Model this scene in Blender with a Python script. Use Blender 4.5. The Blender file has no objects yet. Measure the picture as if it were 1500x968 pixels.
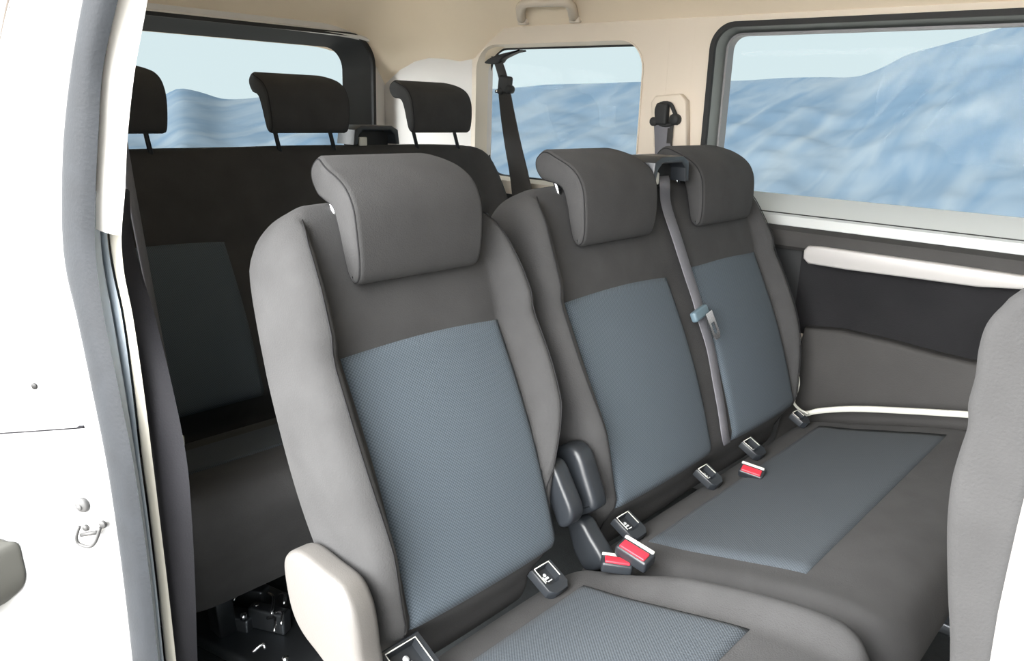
import bpy, bmesh, math, random
from mathutils import Vector, Matrix, noise
random.seed(4)
S = bpy.context.scene
COL = S.collection
# ---------------------------------------------------------------- camera geometry (origin = photographer's eye, x across the van, y to its tail, z up)
VX = (1840.0, 190.0); VY = (-600.0, 110.0); CC = (750.0, 484.0)
FL = math.sqrt(-((VX[0]-CC[0])*(VY[0]-CC[0]) + (VX[1]-CC[1])*(VY[1]-CC[1])))
def camray(px, py): return Vector((px-CC[0], -(py-CC[1]), -FL))
AX = camray(*VX).normalized(); AY = camray(*VY); AY = (AY - AX*AX.dot(AY)).normalized(); AZ = AX.cross(AY)
ROT = Matrix((AX, AY, AZ))
def P(px, py, axis, val):
    """point of the photograph on the plane axis = val, in metres"""
    d = ROT @ camray(px, py)
    return d * (val / d[axis])
FLOOR = -1.14
GROUND = -1.60

# ---------------------------------------------------------------- materials
def srgb(r, g, b):
    f = lambda c: (c/255/12.92) if c/255 <= .04045 else ((c/255+.055)/1.055)**2.4
    return (f(r), f(g), f(b), 1)
MATS = {}
def mat(name, col, rough=.6, bump=0, bscale=200, var=0, vscale=8, metal=0, spec=.5, sheen=0, coat=0):
    if name in MATS: return MATS[name]
    m = bpy.data.materials.new(name); m.use_nodes = True
    nt = m.node_tree; N = nt.nodes; L = nt.links; b = N['Principled BSDF']
    b.inputs['Base Color'].default_value = col; b.inputs['Roughness'].default_value = rough
    b.inputs['Metallic'].default_value = metal; b.inputs['Specular IOR Level'].default_value = spec
    if sheen:
        b.inputs['Sheen Weight'].default_value = sheen; b.inputs['Sheen Roughness'].default_value = .5
    if coat: b.inputs['Coat Weight'].default_value = coat
    tc = N.new('ShaderNodeTexCoord')
    if var:
        n = N.new('ShaderNodeTexNoise'); n.inputs['Scale'].default_value = vscale; n.inputs['Detail'].default_value = 5
        L.new(tc.outputs['Object'], n.inputs['Vector'])
        r = N.new('ShaderNodeMapRange'); r.inputs['From Min'].default_value = .3; r.inputs['From Max'].default_value = .7
        r.inputs['To Min'].default_value = 1-var; r.inputs['To Max'].default_value = 1+var
        L.new(n.outputs['Fac'], r.inputs['Value'])
        h = N.new('ShaderNodeHueSaturation'); h.inputs['Color'].default_value = col
        L.new(r.outputs['Result'], h.inputs['Value']); L.new(h.outputs['Color'], b.inputs['Base Color'])
    if bump:
        n2 = N.new('ShaderNodeTexNoise'); n2.inputs['Scale'].default_value = bscale; n2.inputs['Detail'].default_value = 3
        L.new(tc.outputs['Object'], n2.inputs['Vector'])
        bp = N.new('ShaderNodeBump'); bp.inputs['Strength'].default_value = bump; bp.inputs['Distance'].default_value = .002
        L.new(n2.outputs['Fac'], bp.inputs['Height']); L.new(bp.outputs['Normal'], b.inputs['Normal'])
    MATS[name] = m
    return m
def weave(name, c1, c2, pitch):
    m = bpy.data.materials.new(name); m.use_nodes = True
    nt = m.node_tree; N = nt.nodes; L = nt.links; b = N['Principled BSDF']
    b.inputs['Roughness'].default_value = .92; b.inputs['Specular IOR Level'].default_value = .12; b.inputs['Sheen Weight'].default_value = .03
    tc = N.new('ShaderNodeTexCoord'); sp = N.new('ShaderNodeSeparateXYZ'); L.new(tc.outputs['UV'], sp.inputs[0])
    def mth(op, a, bb=None, v=None):
        n = N.new('ShaderNodeMath'); n.operation = op
        L.new(a, n.inputs[0])
        if bb is not None: L.new(bb, n.inputs[1])
        if v is not None: n.inputs[1].default_value = v
        return n.outputs[0]
    k = 2*math.pi/pitch
    u = mth('SINE', mth('MULTIPLY', sp.outputs[0], v=k)); w = mth('SINE', mth('MULTIPLY', sp.outputs[1], v=k))
    pr = mth('MULTIPLY', u, w); h = mth('ADD', mth('MULTIPLY', pr, v=.5), v=.5)
    rmp = N.new('ShaderNodeMix'); rmp.data_type = 'RGBA'
    L.new(h, rmp.inputs[0]); rmp.inputs[6].default_value = c1; rmp.inputs[7].default_value = c2
    L.new(rmp.outputs[2], b.inputs['Base Color'])
    bp = N.new('ShaderNodeBump'); bp.inputs['Strength'].default_value = .5; bp.inputs['Distance'].default_value = .001
    L.new(h, bp.inputs['Height']); L.new(bp.outputs['Normal'], b.inputs['Normal'])
    MATS[name] = m
    return m
FAB = mat('charcoal seat fabric', (.047, .047, .0475, 1), .95, .35, 420, .10, 14, spec=.08, sheen=.03)
WEV = weave('woven blue grey seat fabric', (.046, .058, .069, 1), (.100, .123, .146, 1), .0052)
SEAM = mat('dark seam thread', (.022, .022, .023, 1), 1, spec=.05)
BLK = mat('black moulded plastic', (.018, .021, .025, 1), .38, .1, 300)
BLKM = mat('matte black plastic', (.012, .013, .014, 1), .7)
GREYP = mat('grey moulded plastic', (.20, .20, .205, 1), .5, .1, 400)
COVER = mat('warm grey hinge cover plastic', (.105, .10, .094, 1), .42, .15, 500)
BEIGE = mat('beige headliner cloth', (.86, .74, .575, 1), .95, .3, 500, .03, 3)
PILLAR = mat('pale beige pillar plastic', (.62, .55, .46, 1), .6, .1, 400)
PILLARW = mat('pale grey pillar plastic', (.62, .60, .58, 1), .6, .1, 400)
WHITEP = mat('white painted body', (.36, .365, .37, 1), .3, coat=.5)
WHITET = mat('off white trim plastic', (.72, .71, .69, 1), .45)
CREAM = mat('cream trim plastic', (.52, .50, .44, 1), .5)
RUB = mat('weathered black rubber seal', (.012, .0145, .018, 1), .6, .2, 200, .15, 20, spec=.3)
BLUEG = mat('blue grey flange paint', (.36, .41, .46, 1), .35)
CARP = mat('dark floor carpet', (.02, .024, .026, 1), .95, .6, 300, .3, 30)
DKT = mat('dark grey trim plastic', (.022, .022, .026, 1), .7, .25, 350, .1, 10, spec=.2)
DOORD = mat('dark door panel cloth', (.014, .014, .015, 1), .95, .4, 300, .12, 10, spec=.1)
DOORM = mat('mid grey door panel plastic', (.036, .035, .034, 1), .7, .25, 350, .08, 10, spec=.2)
SILL = mat('light grey sill plastic', (.40, .42, .415, 1), .5)
SILVER = mat('silver armrest trim', (.36, .35, .34, 1), .38, metal=.1)
STEEL = mat('bright steel', (.75, .76, .78, 1), .25, metal=1)
DSTEEL = mat('dark steel bracket', (.12, .13, .14, 1), .4, metal=.9)
RED = mat('red release button', (.45, .022, .038, 1), .4)
BWHITE = mat('pale grey plastic edge', (.55, .55, .50, 1), .45)
WEB = mat('grey seat belt webbing', (.13, .13, .145, 1), .7, .4, 500)
WEBD = mat('dark seat belt webbing', (.028, .027, .026, 1), .8, .4, 500)
PRINT = mat('white print', (.75, .78, .8, 1), .5)
BROWN = mat('dark brown door seal', (.05, .04, .03, 1), .6)
GRND = mat('pale concrete ground', (.33, .315, .29, 1), .9, .3, 40, .1, 3)

# ---------------------------------------------------------------- mesh helpers
def link(o, parent=None):
    COL.objects.link(o)
    if parent is not None: o.parent = parent
    return o
def mesh(name, verts, faces, m, parent=None, smooth=True, origin=None, uvs=None, sharp=None):
    """one mesh object; vertices in world metres, moved to the parent's frame"""
    org = Vector(origin) if origin is not None else (Vector((0, 0, 0)) if parent is not None else sum((Vector(v) for v in verts), Vector())/len(verts))
    pw = Vector((0, 0, 0))
    if parent is not None:
        p = parent
        while p is not None:
            pw += p.location; p = p.parent
    me = bpy.data.meshes.new(name)
    base = pw if parent is not None else org
    me.from_pydata([tuple(Vector(v)-base) for v in verts], [], faces)
    bm = bmesh.new(); bm.from_mesh(me)
    bmesh.ops.recalc_face_normals(bm, faces=bm.faces)
    bm.to_mesh(me); bm.free()
    if uvs:
        ul = me.uv_layers.new(name='UVMap')
        for lp in me.loops: ul.data[lp.index].uv = uvs[lp.vertex_index]
    if smooth:
        for p_ in me.polygons: p_.use_smooth = True
        if sharp is not None:
            try: me.set_sharp_from_angle(angle=math.radians(sharp))
            except Exception: pass
    me.materials.append(m)
    o = bpy.data.objects.new(name, me)
    if parent is None: o.location = org
    return link(o, parent)
def tag(o, label=None, cat=None, group=None, kind=None):
    if label: o['label'] = label
    if cat: o['category'] = cat
    if group: o['group'] = group
    if kind: o['kind'] = kind
    return o
def thing(name, loc, label, cat, group=None):
    o = bpy.data.objects.new(name, None); o.empty_display_size = .1
    o.location = loc; link(o); return tag(o, label, cat, group)
def ss(a, b, x):
    t = max(0., min(1., (x-a)/(b-a))); return t*t*(3-2*t)
def lerp(a, b, t): return a+(b-a)*t
def table(pts):
    def f(x):
        if x <= pts[0][0]: return pts[0][1]
        for (x0, y0), (x1, y1) in zip(pts, pts[1:]):
            if x <= x1:
                i = pts.index((x0, y0)); t = (x-x0)/(x1-x0)
                a = pts[max(i-1, 0)]; b = pts[min(i+2, len(pts)-1)]
                m0 = (y1-a[1])/(x1-a[0])*(x1-x0); m1 = (b[1]-y0)/(b[0]-x0)*(x1-x0)
                return (2*t**3-3*t*t+1)*y0+(t**3-2*t*t+t)*m0+(-2*t**3+3*t*t)*y1+(t**3-t*t)*m1
        return pts[-1][1]
    return f
def softbox(lo, hi, r, n=(12, 12, 4), k=4, fn=None):
    axs = []
    for a in range(3):
        L_, H_ = lo[a], hi[a]; rr = min(r, (H_-L_)*.499)
        c = [L_+rr*(1-math.tan(math.pi/4*(1-i/k))) for i in range(k+1)]
        mid = [L_+rr+(H_-L_-2*rr)*i/n[a] for i in range(1, n[a])]
        d = [H_-(q-L_) for q in c][::-1]
        axs.append(c+mid+d)
    idx = {}; verts = []
    def vid(i, j, l):
        key = (i, j, l)
        if key not in idx:
            p = Vector((axs[0][i], axs[1][j], axs[2][l])); q = Vector()
            for a in range(3):
                rr = min(r, (hi[a]-lo[a])*.499)
                q[a] = min(max(p[a], lo[a]+rr), hi[a]-rr)
            d = p-q; rs = [min(r, (hi[a]-lo[a])*.499) for a in range(3)]
            dn = Vector((d[0]/rs[0], d[1]/rs[1], d[2]/rs[2]))
            if dn.length > 0: dn.normalize()
            p = q+Vector((dn[0]*rs[0], dn[1]*rs[1], dn[2]*rs[2]))
            idx[key] = len(verts); verts.append(fn(*p) if fn else p)
        return idx[key]
    faces = []
    nx, ny, nz = len(axs[0])-1, len(axs[1])-1, len(axs[2])-1
    for i in range(nx):
        for j in range(ny):
            for l in (0, nz): faces.append((vid(i, j, l), vid(i+1, j, l), vid(i+1, j+1, l), vid(i, j+1, l)))
    for i in range(nx):
        for l in range(nz):
            for j in (0, ny): faces.append((vid(i, j, l), vid(i+1, j, l), vid(i+1, j, l+1), vid(i, j, l+1)))
    for j in range(ny):
        for l in range(nz):
            for i in (0, nx): faces.append((vid(i, j, l), vid(i, j+1, l), vid(i, j+1, l+1), vid(i, j, l+1)))
    return verts, faces
def join(*parts):
    V = []; F = []
    for v, f in parts:
        o = len(V); V += list(v); F += [tuple(i+o for i in q) for q in f]
    return V, F
def catmull(pts, n=5, closed=True):
    out = []; N_ = len(pts); rng = range(N_) if closed else range(N_-1)
    for i in rng:
        g = (lambda j: pts[j % N_]) if closed else (lambda j: pts[min(max(j, 0), N_-1)])
        p0, p1, p2, p3 = Vector(g(i-1)), Vector(g(i)), Vector(g(i+1)), Vector(g(i+2))
        for s in range(n):
            t = s/n
            out.append(.5*((2*p1)+(p2-p0)*t+(2*p0-5*p1+4*p2-p3)*t*t+(3*p1-p0-3*p2+p3)*t**3))
    if not closed: out.append(Vector(pts[-1]))
    return out
def loft(rings, caps=True):
    V = [p for r_ in rings for p in r_]; n = len(rings[0]); F = []
    for a in range(len(rings)-1):
        for i in range(n):
            j = (i+1) % n
            F.append((a*n+i, a*n+j, (a+1)*n+j, (a+1)*n+i))
    if caps: F.append(tuple(range(n))); F.append(tuple(range((len(rings)-1)*n, len(rings)*n)))
    return V, F
def slab(profile, x0, x1, r=.01, steps=4, smooth=True, n=5, plane=0):
    """closed (u,v) outline extruded along one axis with rounded rims. plane 0: (y,z) along x; 1: (x,z) along y"""
    pr = catmull(profile, n) if smooth else [Vector(p) for p in profile]
    N_ = len(pr); area = sum(pr[i].x*pr[(i+1) % N_].y-pr[(i+1) % N_].x*pr[i].y for i in range(N_))
    sg = 1 if area > 0 else -1
    nor = []
    for i in range(N_):
        t = (pr[(i+1) % N_]-pr[i-1]); t = t.normalized() if t.length > 1e-9 else Vector((1, 0))
        nor.append(Vector((t.y, -t.x))*sg)
    rings = []
    def ring(x, ins):
        o = []
        for p, q in zip(pr, nor):
            u = p-q*ins
            o.append(Vector((x, u.x, u.y)) if plane == 0 else (Vector((u.x, x, u.y)) if plane == 1 else Vector((u.x, u.y, x))))
        return o
    if r > 0:
        for i in range(steps, -1, -1):
            a = math.pi/2*i/steps; rings.append(ring(x0+r*(1-math.sin(a)), r*(1-math.cos(a))))
        for i in range(steps+1):
            a = math.pi/2*i/steps; rings.append(ring(x1-r*(1-math.sin(a)), r*(1-math.cos(a))))
    else: rings = [ring(x0, 0), ring(x1, 0)]
    return loft(rings)
def tube(pts, r, n=8, closed=False, sm=0, flat=1.0):
    pts = [Vector(p) for p in pts]
    if sm: pts = catmull(pts, sm, closed)
    rings = []; M = len(pts); up = None
    for i, p in enumerate(pts):
        if closed: t = pts[(i+1) % M]-pts[i-1]
        else: t = pts[min(i+1, M-1)]-pts[max(i-1, 0)]
        t.normalize()
        if up is None: up = t.orthogonal().normalized()
        up = (up-t*up.dot(t)).normalized(); w = t.cross(up)
        rr = r(i/(M-1)) if callable(r) else r
        rings.append([p+up*math.cos(2*math.pi*k/n)*rr+w*math.sin(2*math.pi*k/n)*rr*flat for k in range(n)])
    V, F = loft(rings, not closed)
    if closed:
        b = (M-1)*n
        for i in range(n):
            j = (i+1) % n; F.append((b+i, b+j, j, i))
    return V, F
def ribbon(pts, wv, th=.0015, sm=0):
    """webbing: wv = across vector (or list of them) of half width"""
    pts = [Vector(p) for p in pts]
    if sm: pts = catmull(pts, sm, False)
    rings = []; M = len(pts)
    for i, p in enumerate(pts):
        w = Vector(wv(i/(M-1))) if callable(wv) else Vector(wv)
        t = (pts[min(i+1, M-1)]-pts[max(i-1, 0)]).normalized(); nrm = t.cross(w).normalized()*th
        rings.append([p-w+nrm*.3, p-w*.9+nrm, p+w*.9+nrm, p+w+nrm*.3, p+w-nrm*.3, p+w*.9-nrm, p-w*.9-nrm, p-w-nrm*.3])
    return loft(rings)
def xf(vf, M):
    return [M @ Vector(v) for v in vf[0]], vf[1]
def rbox(c, s, r=.004, M=None, n=(1, 1, 1), k=2):
    v, f = softbox([-q/2 for q in s], [q/2 for q in s], r, n, k)
    mm = Matrix.Translation(Vector(c)) @ (M.to_4x4() if M else Matrix.Identity(4))
    return [mm @ p for p in v], f
def cyl(c, ax, r, h, n=16, bev=.0):
    ax = Vector(ax).normalized(); u = ax.orthogonal().normalized(); w = ax.cross(u); c = Vector(c)
    def rg(t, rr): return [c+ax*t+u*math.cos(2*math.pi*i/n)*rr+w*math.sin(2*math.pi*i/n)*rr for i in range(n)]
    rings = [rg(-h/2, r-bev), rg(-h/2+bev, r), rg(h/2-bev, r), rg(h/2, r-bev)] if bev else [rg(-h/2, r), rg(h/2, r)]
    return loft(rings)

# ---------------------------------------------------------------- seats
TH = math.atan(.42); SU = Vector((0, math.sin(TH), math.cos(TH))); SF = Vector((0, -math.cos(TH), math.sin(TH))); SX = Vector((1, 0, 0))
class Back:
    """upholstered backrest: x across (metres in the van), h up the squab, d forward of its face"""
    def __init__(s, crease, xl, xr, L, pads, T=.115, bol=(.05, .05), gap=0, waist=(0, 0)):
        s.waist = waist
        s.c = Vector(crease); s.xl = xl; s.xr = xr; s.L = L; s.pads = pads; s.T = T; s.bol = bol; s.gap = gap
        s.xc = (xl+xr)/2; s.W = (xr-xl)/2
        s.wf = table([(-.09, -.045), (0, -.028), (.10, -.012), (.22, 0), (.36, 0), (.48, -.008), (.56, -.02), (L-.045, -.035), (L-.012, -.06), (L, -.075)])
        s.bf = table([(-.09, .2), (0, .45), (.12, .95), (.3, 1.), (.42, .97), (.52, .85), (L, .55)])
        s.ptop = .396
    def edges(s, h):
        w = s.wf(h); k = 1-ss(.02, .32, h); return s.xl-w+s.waist[0]*k, s.xr+w-s.waist[1]*k
    def face(s, x, h):
        l, r = s.edges(h); p0 = s.pads[0][0]; p1 = s.pads[-1][1]; B = s.bf(h)
        d = 0; kl = max(.15, min(1, (p0-l-.02)/.045)); kr = max(.15, min(1, (r-p1-.02)/.045))
        if x < p0: d += kl*s.bol[0]*B*ss(0, max(.01, (p0-(l+.03))), p0-x)
        if x > p1: d += kr*s.bol[1]*B*ss(0, max(.01, ((r-.03)-p1)), x-p1)
        for a, b in s.pads:
            if a < x < b: d += .010*math.sin(math.pi*(x-a)/(b-a))**.7*(1 if h < .4 else .5)
        d += .010*ss(s.ptop-.004, s.ptop+.03, h)*(1-ss(s.L-.1, s.L, h))
        d += .012*math.sin(max(0, min(1, h/.4))*math.pi)
        d -= .07*ss(.012, -.06, h)
        return d
    def pt(s, x, h, d): return s.c+SX*(x-s.c.x)+SU*h+SF*d
    def mesh(s):
        def fn(x, h, d):
            l, r = s.edges(h); u = (x-s.xl)/(s.xr-s.xl); xx = l+(r-l)*u
            fw = ss(-s.T, -.01, d)
            dd = d+fw*s.face(xx, h)
            a = abs(xx-s.xc)/s.W
            hh = h-.012*ss(s.L-.12, s.L, h)*a**3
            if fw < .5: dd += .0
            return s.pt(xx, hh, dd)
        return softbox((s.xl, -.09, -s.T), (s.xr, s.L, 0), .042, (40 if s.W < .3 else 84, 40, 4), 6, fn)
    def pad(s, a, b, h0=-.004, h1=None, arc=.006):
        h1 = h1 or s.ptop; nx, nh = 28, 36; V = []; UV = []; F = []
        for j in range(nh+1):
            for i in range(nx+1):
                u = i/nx; v = j/nh; x = lerp(a, b, u)
                h = lerp(h0, h1+arc*math.sin(math.pi*u), v)
                e = min(u*(b-a), (1-u)*(b-a), (1-v)*(h1-h0)*1.0)
                d = s.face(x, min(h, h1-.002))+.0015+.004*ss(0, .012, e)
                V.append(s.pt(x, h, d)); UV.append((x, h))
        for j in range(nh):
            for i in range(nx):
                q = j*(nx+1)+i; F.append((q, q+1, q+nx+2, q+nx+1))
        # thin backing so that the insert is a solid cushion
        n0 = len(V)
        rim = [i for i in range(nx+1)]+[(j)*(nx+1)+nx for j in range(1, nh+1)]+[nh*(nx+1)+i for i in range(nx-1, -1, -1)]+[j*(nx+1) for j in range(nh-1, 0, -1)]
        for i in rim: V.append(V[i]-SF*.012); UV.append(UV[i])
        m = len(rim)
        for q in range(m): F.append((rim[q], rim[(q+1) % m], n0+(q+1) % m, n0+q))
        F.append(tuple(n0+q for q in range(m)))
        return V, F, UV
    def line(s, xs, h0, h1, r=.0011, off=.0, n=30):
        return tube([s.pt(xs(h), h, s.face(xs(h), h)+off) for h in [lerp(h0, h1, i/n) for i in range(n+1)]], r, 6)

HP = [(1.050, -.095), (1.050, -.120), (1.028, -.140), (.985, -.143), (.958, -.150), (.945, -.178), (.938, -.212), (.930, -.243), (.915, -.256), (.902, -.247), (.897, -.220),
      (.898, -.180), (.904, -.145), (.922, -.112), (.950, -.090), (.985, -.078), (1.025, -.077)]
def headrest(parent, xc, hw, dy=0, dz=0, k=1.0, posts=.06):
    pr = [(y+dy, (z+.25)*k-.25+dz) for y, z in HP]
    def tp(v):
        v = Vector(v); w = 1-.24*ss(.955+dy, 1.05+dy, v.y)-.04*ss(-.16+dz, -.26+dz, v.z)
        v.x = xc+(v.x-xc)*w; v.z -= .012*ss(.55, 1.0, abs(v.x-xc)/hw)*ss(-.15+dz, -.07+dz, v.z); return v
    v, f = slab(pr, xc-hw, xc+hw, .012, 6, n=5); v = [tp(q_) for q_ in v]
    # the rims bulge a touch inwards towards the top
    h = mesh('headrest', v, f, FAB, parent)
    sp = catmull(pr, 5)
    for sx in (-1, 1):
        N_ = len(sp); path = [Vector((xc+sx*(hw-.0035), p.x, p.y)) for p in sp]
        cy = sum(p.y for p in path)/N_; 
        # seam runs where the side panel meets the front panel
        pts = []
        for i, p in enumerate(path):
            t = path[(i+1) % N_]-path[i-1]; nn = Vector((0, t.z, -t.y)).normalized()
            pts.append(p)
        area = sum(sp[i].x*sp[(i+1) % N_].y-sp[(i+1) % N_].x*sp[i].y for i in range(N_)); sg = 1 if area > 0 else -1
        pts = []
        for i in range(N_):
            t = (sp[(i+1) % N_]-sp[i-1]).normalized(); q = Vector((t.y, -t.x))*sg
            u = sp[i]-q*.0035; pts.append(tp((xc+sx*(hw-.0040), u.x, u.y)))
        mesh('seam', *tube(pts, .0013, 6, closed=True), SEAM, h)
    zt = -.135+dz; y0 = .992+dy
    for sx in (-1, 1):
        px = xc+sx*hw*(.80 if dz == 0 else .68)
        mesh('post', *tube([(px, y0-.42*(posts-.01), zt-posts), (px, y0+.01, zt+.03)], .006, 10), STEEL if dz == 0 else BLK, h)
    return h
def cushion_z(dz=0):
    return table([(.20, -.735+dz), (.235, -.706+dz), (.29, -.692+dz), (.39, -.703+dz), (.50, -.728+dz), (.60, -.752+dz), (.68, -.768+dz), (.725, -.785+dz), (.80, -.845+dz)])
def cushion(xl, xr, dy=0, crl=.02, crr=.02, front=.20, back=.79, depth=-.93, mods=None):
    zt = cushion_z()
    def top(x, y):
        e = ss(.085, .03, min(x-xl, 9))*crl+ss(.085, .03, xr-x)*crr
        return zt(y)+e*ss(.70, .5, y)
    def fn(x, y, z):
        w = ss(depth, -.72, z)
        xx = x; c = (front-.0+.1-y)/.1
        # plan view corners rounded at the front lip
        q = ss(front+.11, front, y)
        ed = max(abs(x-(xl+xr)/2)-((xr-xl)/2-.10), 0)/.10
        yy = y+.05*ed*ed*q
        zz = z+w*(top(x, y)+.70)
        # the front tucks back under
        if y < front+.10: yy += .07*ss(-.72, depth, z)*q
        return Vector((xx, yy+dy, zz))
    v, f = softbox((xl, front, depth), (xr, back, -.70), .045, (30 if xr-xl < .6 else 60, 30, 5), 6, fn)
    return v, f, top
WEC = weave('shaded woven cushion fabric', (.034, .040, .046, 1), (.068, .080, .092, 1), .0052)  # backrest insert cloth again; weaker light on the cushions is put into its colour
def cpad(top, a, b, y0, y1, dy=0, m=WEC, parent=None, label=None):
    nx, ny = 24, 20; V = []; F = []; UV = []
    for j in range(ny+1):
        for i in range(nx+1):
            u = i/nx; v = j/ny; x = lerp(a, b, u); y = lerp(y0, y1, v)
            e = min(u*(b-a), (1-u)*(b-a), v*(y1-y0), (1-v)*(y1-y0))
            V.append(Vector((x, y+dy, top(x, y)+.001+.003*ss(0, .01, e)))); UV.append((x, y))
    for j in range(ny):
        for i in range(nx):
            q = j*(nx+1)+i; F.append((q, q+1, q+nx+2, q+nx+1))
    n0 = len(V)
    rim = [i for i in range(nx+1)]+[j*(nx+1)+nx for j in range(1, ny+1)]+[ny*(nx+1)+i for i in range(nx-1, -1, -1)]+[j*(nx+1) for j in range(ny-1, 0, -1)]
    for i in rim: V.append(V[i]-Vector((0, 0, .012))); UV.append(UV[i])
    mm = len(rim)
    for q in range(mm): F.append((rim[q], rim[(q+1) % mm], n0+(q+1) % mm, n0+q))
    F.append(tuple(n0+q for q in range(mm)))
    return mesh('cushion_panel', V, F, m, parent, uvs=UV)
def iso_cover(parent, x, y=.728, z=-.752, s=1.0, rz=0):
    """child seat anchor guide: black frame, hollow, little printed mark"""
    M = Matrix.Rotation(rz, 3, 'Z') @ Matrix.Rotation(math.radians(28), 3, 'X')
    w, l = .050*s, .056*s
    out = [(-w/2, -l/2+.01), (-w/2+.01, -l/2), (w/2-.01, -l/2), (w/2, -l/2+.01), (w/2, l/2), (-w/2, l/2)]
    inn = [(q[0]*.70, q[1]*.62+.008) for q in out]
    V = []; F = []; n = len(out)
    lv = [(out, -.010), (out, .003), ([(q[0]*.94, q[1]*.94) for q in out], .006), (inn, .005), ([(q[0]*.9, q[1]*.9+.001) for q in inn], -.008)]
    rings = [[Vector((x, y, z))+M @ Vector((q[0], q[1], h)) for q in rg] for rg, h in lv]
    v, f = loft(rings)
    fr = mesh('anchor_cover', v, f, BLK, parent, sharp=40)
    # raised bright rim of the guide and the printed child mark
    rim = [Vector((x, y, z))+M @ Vector((q[0]*1.03, q[1]*1.03, .0058)) for q in inn]
    mesh('rim', *tube([rim[3], rim[4], rim[5]][:3], .0010, 6), BWHITE, fr)
    mesh('rim', *tube([rim[0], rim[5]], .0008, 6), BWHITE, fr)
    c = Vector((x, y, z))
    mk = join(cyl(c+M @ Vector((.001*s, .012*s, -.0055)), M @ Vector((0, 0, 1)), .0032*s, .002, 10),
              rbox(c+M @ Vector((.000, .006*s, -.0055)), (.010*s, .004*s, .002), .0008, M),
              rbox(c+M @ Vector((-.005*s, .006*s, -.0055)), (.002*s, .011*s, .002), .0006, M),
              rbox(c+M @ Vector((.003*s, .000*s, -.0055)), (.010*s, .002*s, .002), .0006, M))
    mesh('child_seat_mark', *mk, PRINT, fr)
    return fr
def hinge_arch(name, parent, pts, x0, x1, m, r=.008):
    return mesh(name, *slab(pts, x0, x1, r, 4), m, parent)

# --- single seat beside the open door
s1 = thing('single_seat', (.805, .5, FLOOR), 'single grey seat nearest the open door, headrest lowered, pale hinge cover at its side', 'seat')
B1 = Back((.805, .745, -.72), .568, 1.040, .632, [(.642, .968)], bol=(.052, .05), waist=(0, .035))
b = mesh('backrest', *B1.mesh(), FAB, s1)
v, f, uv = B1.pad(.642, .968)
mesh('backrest_panel', v, f, WEV, s1, uvs=uv)['label'] = 'woven blue grey insert'
mesh('seam', *B1.line(lambda h: B1.edges(h)[0]+.028, -.05, .60), SEAM, b)
mesh('seam', *B1.line(lambda h: B1.edges(h)[1]-.028, -.05, .60), SEAM, b)
headrest(s1, .805, .130)
v, f, top1 = cushion(.565, 1.046, crl=.02, crr=.028)
c1 = mesh('cushion', v, f, FAB, s1)
cpad(top1, .665, .958, .385, .675, parent=s1)
# pale hinge cover on the door side
cov = [P(px, py, 0, .53) for px, py in [(412, 822), (420, 809), (436, 812), (465, 835), (494, 860), (510, 892), (518, 925), (523, 964), (526, 1000), (500, 1008), (463, 961), (440, 930), (425, 898), (416, 860)]]
mesh('hinge_cover', *slab([(p.y, p.z) for p in cov], .53, .574, .012, 5), COVER, s1)['label'] = 'pale warm grey plastic hinge cover'
iso_cover(s1, .915, .712, -.752, 1.0)
iso_cover(s1, .612, .705, -.748, 1.5)
# inner plastic hinge
yz = lambda L_, x: [(P(a, b_, 0, x).y, P(a, b_, 0, x).z) for a, b_ in L_]
hinge_arch('inner_hinge_cover', s1, yz([(798, 684), (806, 674), (818, 680), (832, 712), (845, 748), (840, 766), (826, 768), (816, 745), (804, 715)], 1.0), .985, 1.022, BLK, .008)
for sx in (.62, .98):
    mesh('leg', *slab([(.28, FLOOR+.03), (.30, -.90), (.66, -.90), (.72, FLOOR+.03), (.66, FLOOR+.03), (.60, -.96), (.36, -.96), (.34, FLOOR+.03)], sx-.02, sx+.02, .004, 2, smooth=False), DSTEEL, s1)
    mesh('floor_rail', *rbox((sx, .5, FLOOR+.015), (.05, .56, .03), .006), DSTEEL, s1)
mesh('underframe', *rbox((.81, .48, -.915), (.42, .46, .03), .008), DSTEEL, s1)

# --- two-place bench beside it
s2 = thing('bench_seat', (1.55, .5, FLOOR), 'two-place grey bench seat in the middle row under the big side window', 'seat')
B2 = Back((1.55, .745, -.72), 1.070, 2.006, .632, [(1.152, 1.512), (1.612, 1.942)], bol=(.038, .045), waist=(.02, 0))
b = mesh('backrest', *B2.mesh(), FAB, s2)
for a, c_ in B2.pads:
    v, f, uv = B2.pad(a, c_, h1=.396 if a < 1.5 else .405)
    mesh('backrest_panel', v, f, WEV, s2, uvs=uv)
mesh('seam', *B2.line(lambda h: B2.edges(h)[0]+.028, -.05, .60), SEAM, b)
mesh('seam', *B2.line(lambda h: B2.edges(h)[1]-.028, -.05, .60), SEAM, b)
headrest(s2, 1.33, .130)
headrest(s2, 1.776, .132)
v, f, top2 = cushion(1.068, 2.030, crl=.004, crr=.004, front=.205)
mesh('cushion', v, f, FAB, s2)
cpad(top2, 1.155, 1.955, .385, .675, parent=s2)
iso_cover(s2, 1.155, .715, -.752)
iso_cover(s2, 1.455, .715, -.752, .95)
iso_cover(s2, 1.665, .715, -.752, .95)
iso_cover(s2, 1.93, .715, -.752, .8)
hinge_arch('hinge_cover', s2, yz([(806, 672), (814, 656), (832, 653), (848, 668), (860, 705), (870, 742), (864, 752), (842, 756), (832, 735), (820, 700)], 1.045), 1.045, 1.090, BLK, .012)
hinge_arch('lower_hinge_cover', s2, yz([(830, 762), (850, 764), (866, 790), (884, 822), (880, 834), (858, 838), (842, 815), (834, 790)], 1.048), 1.048, 1.086, BLK, .009)
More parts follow.
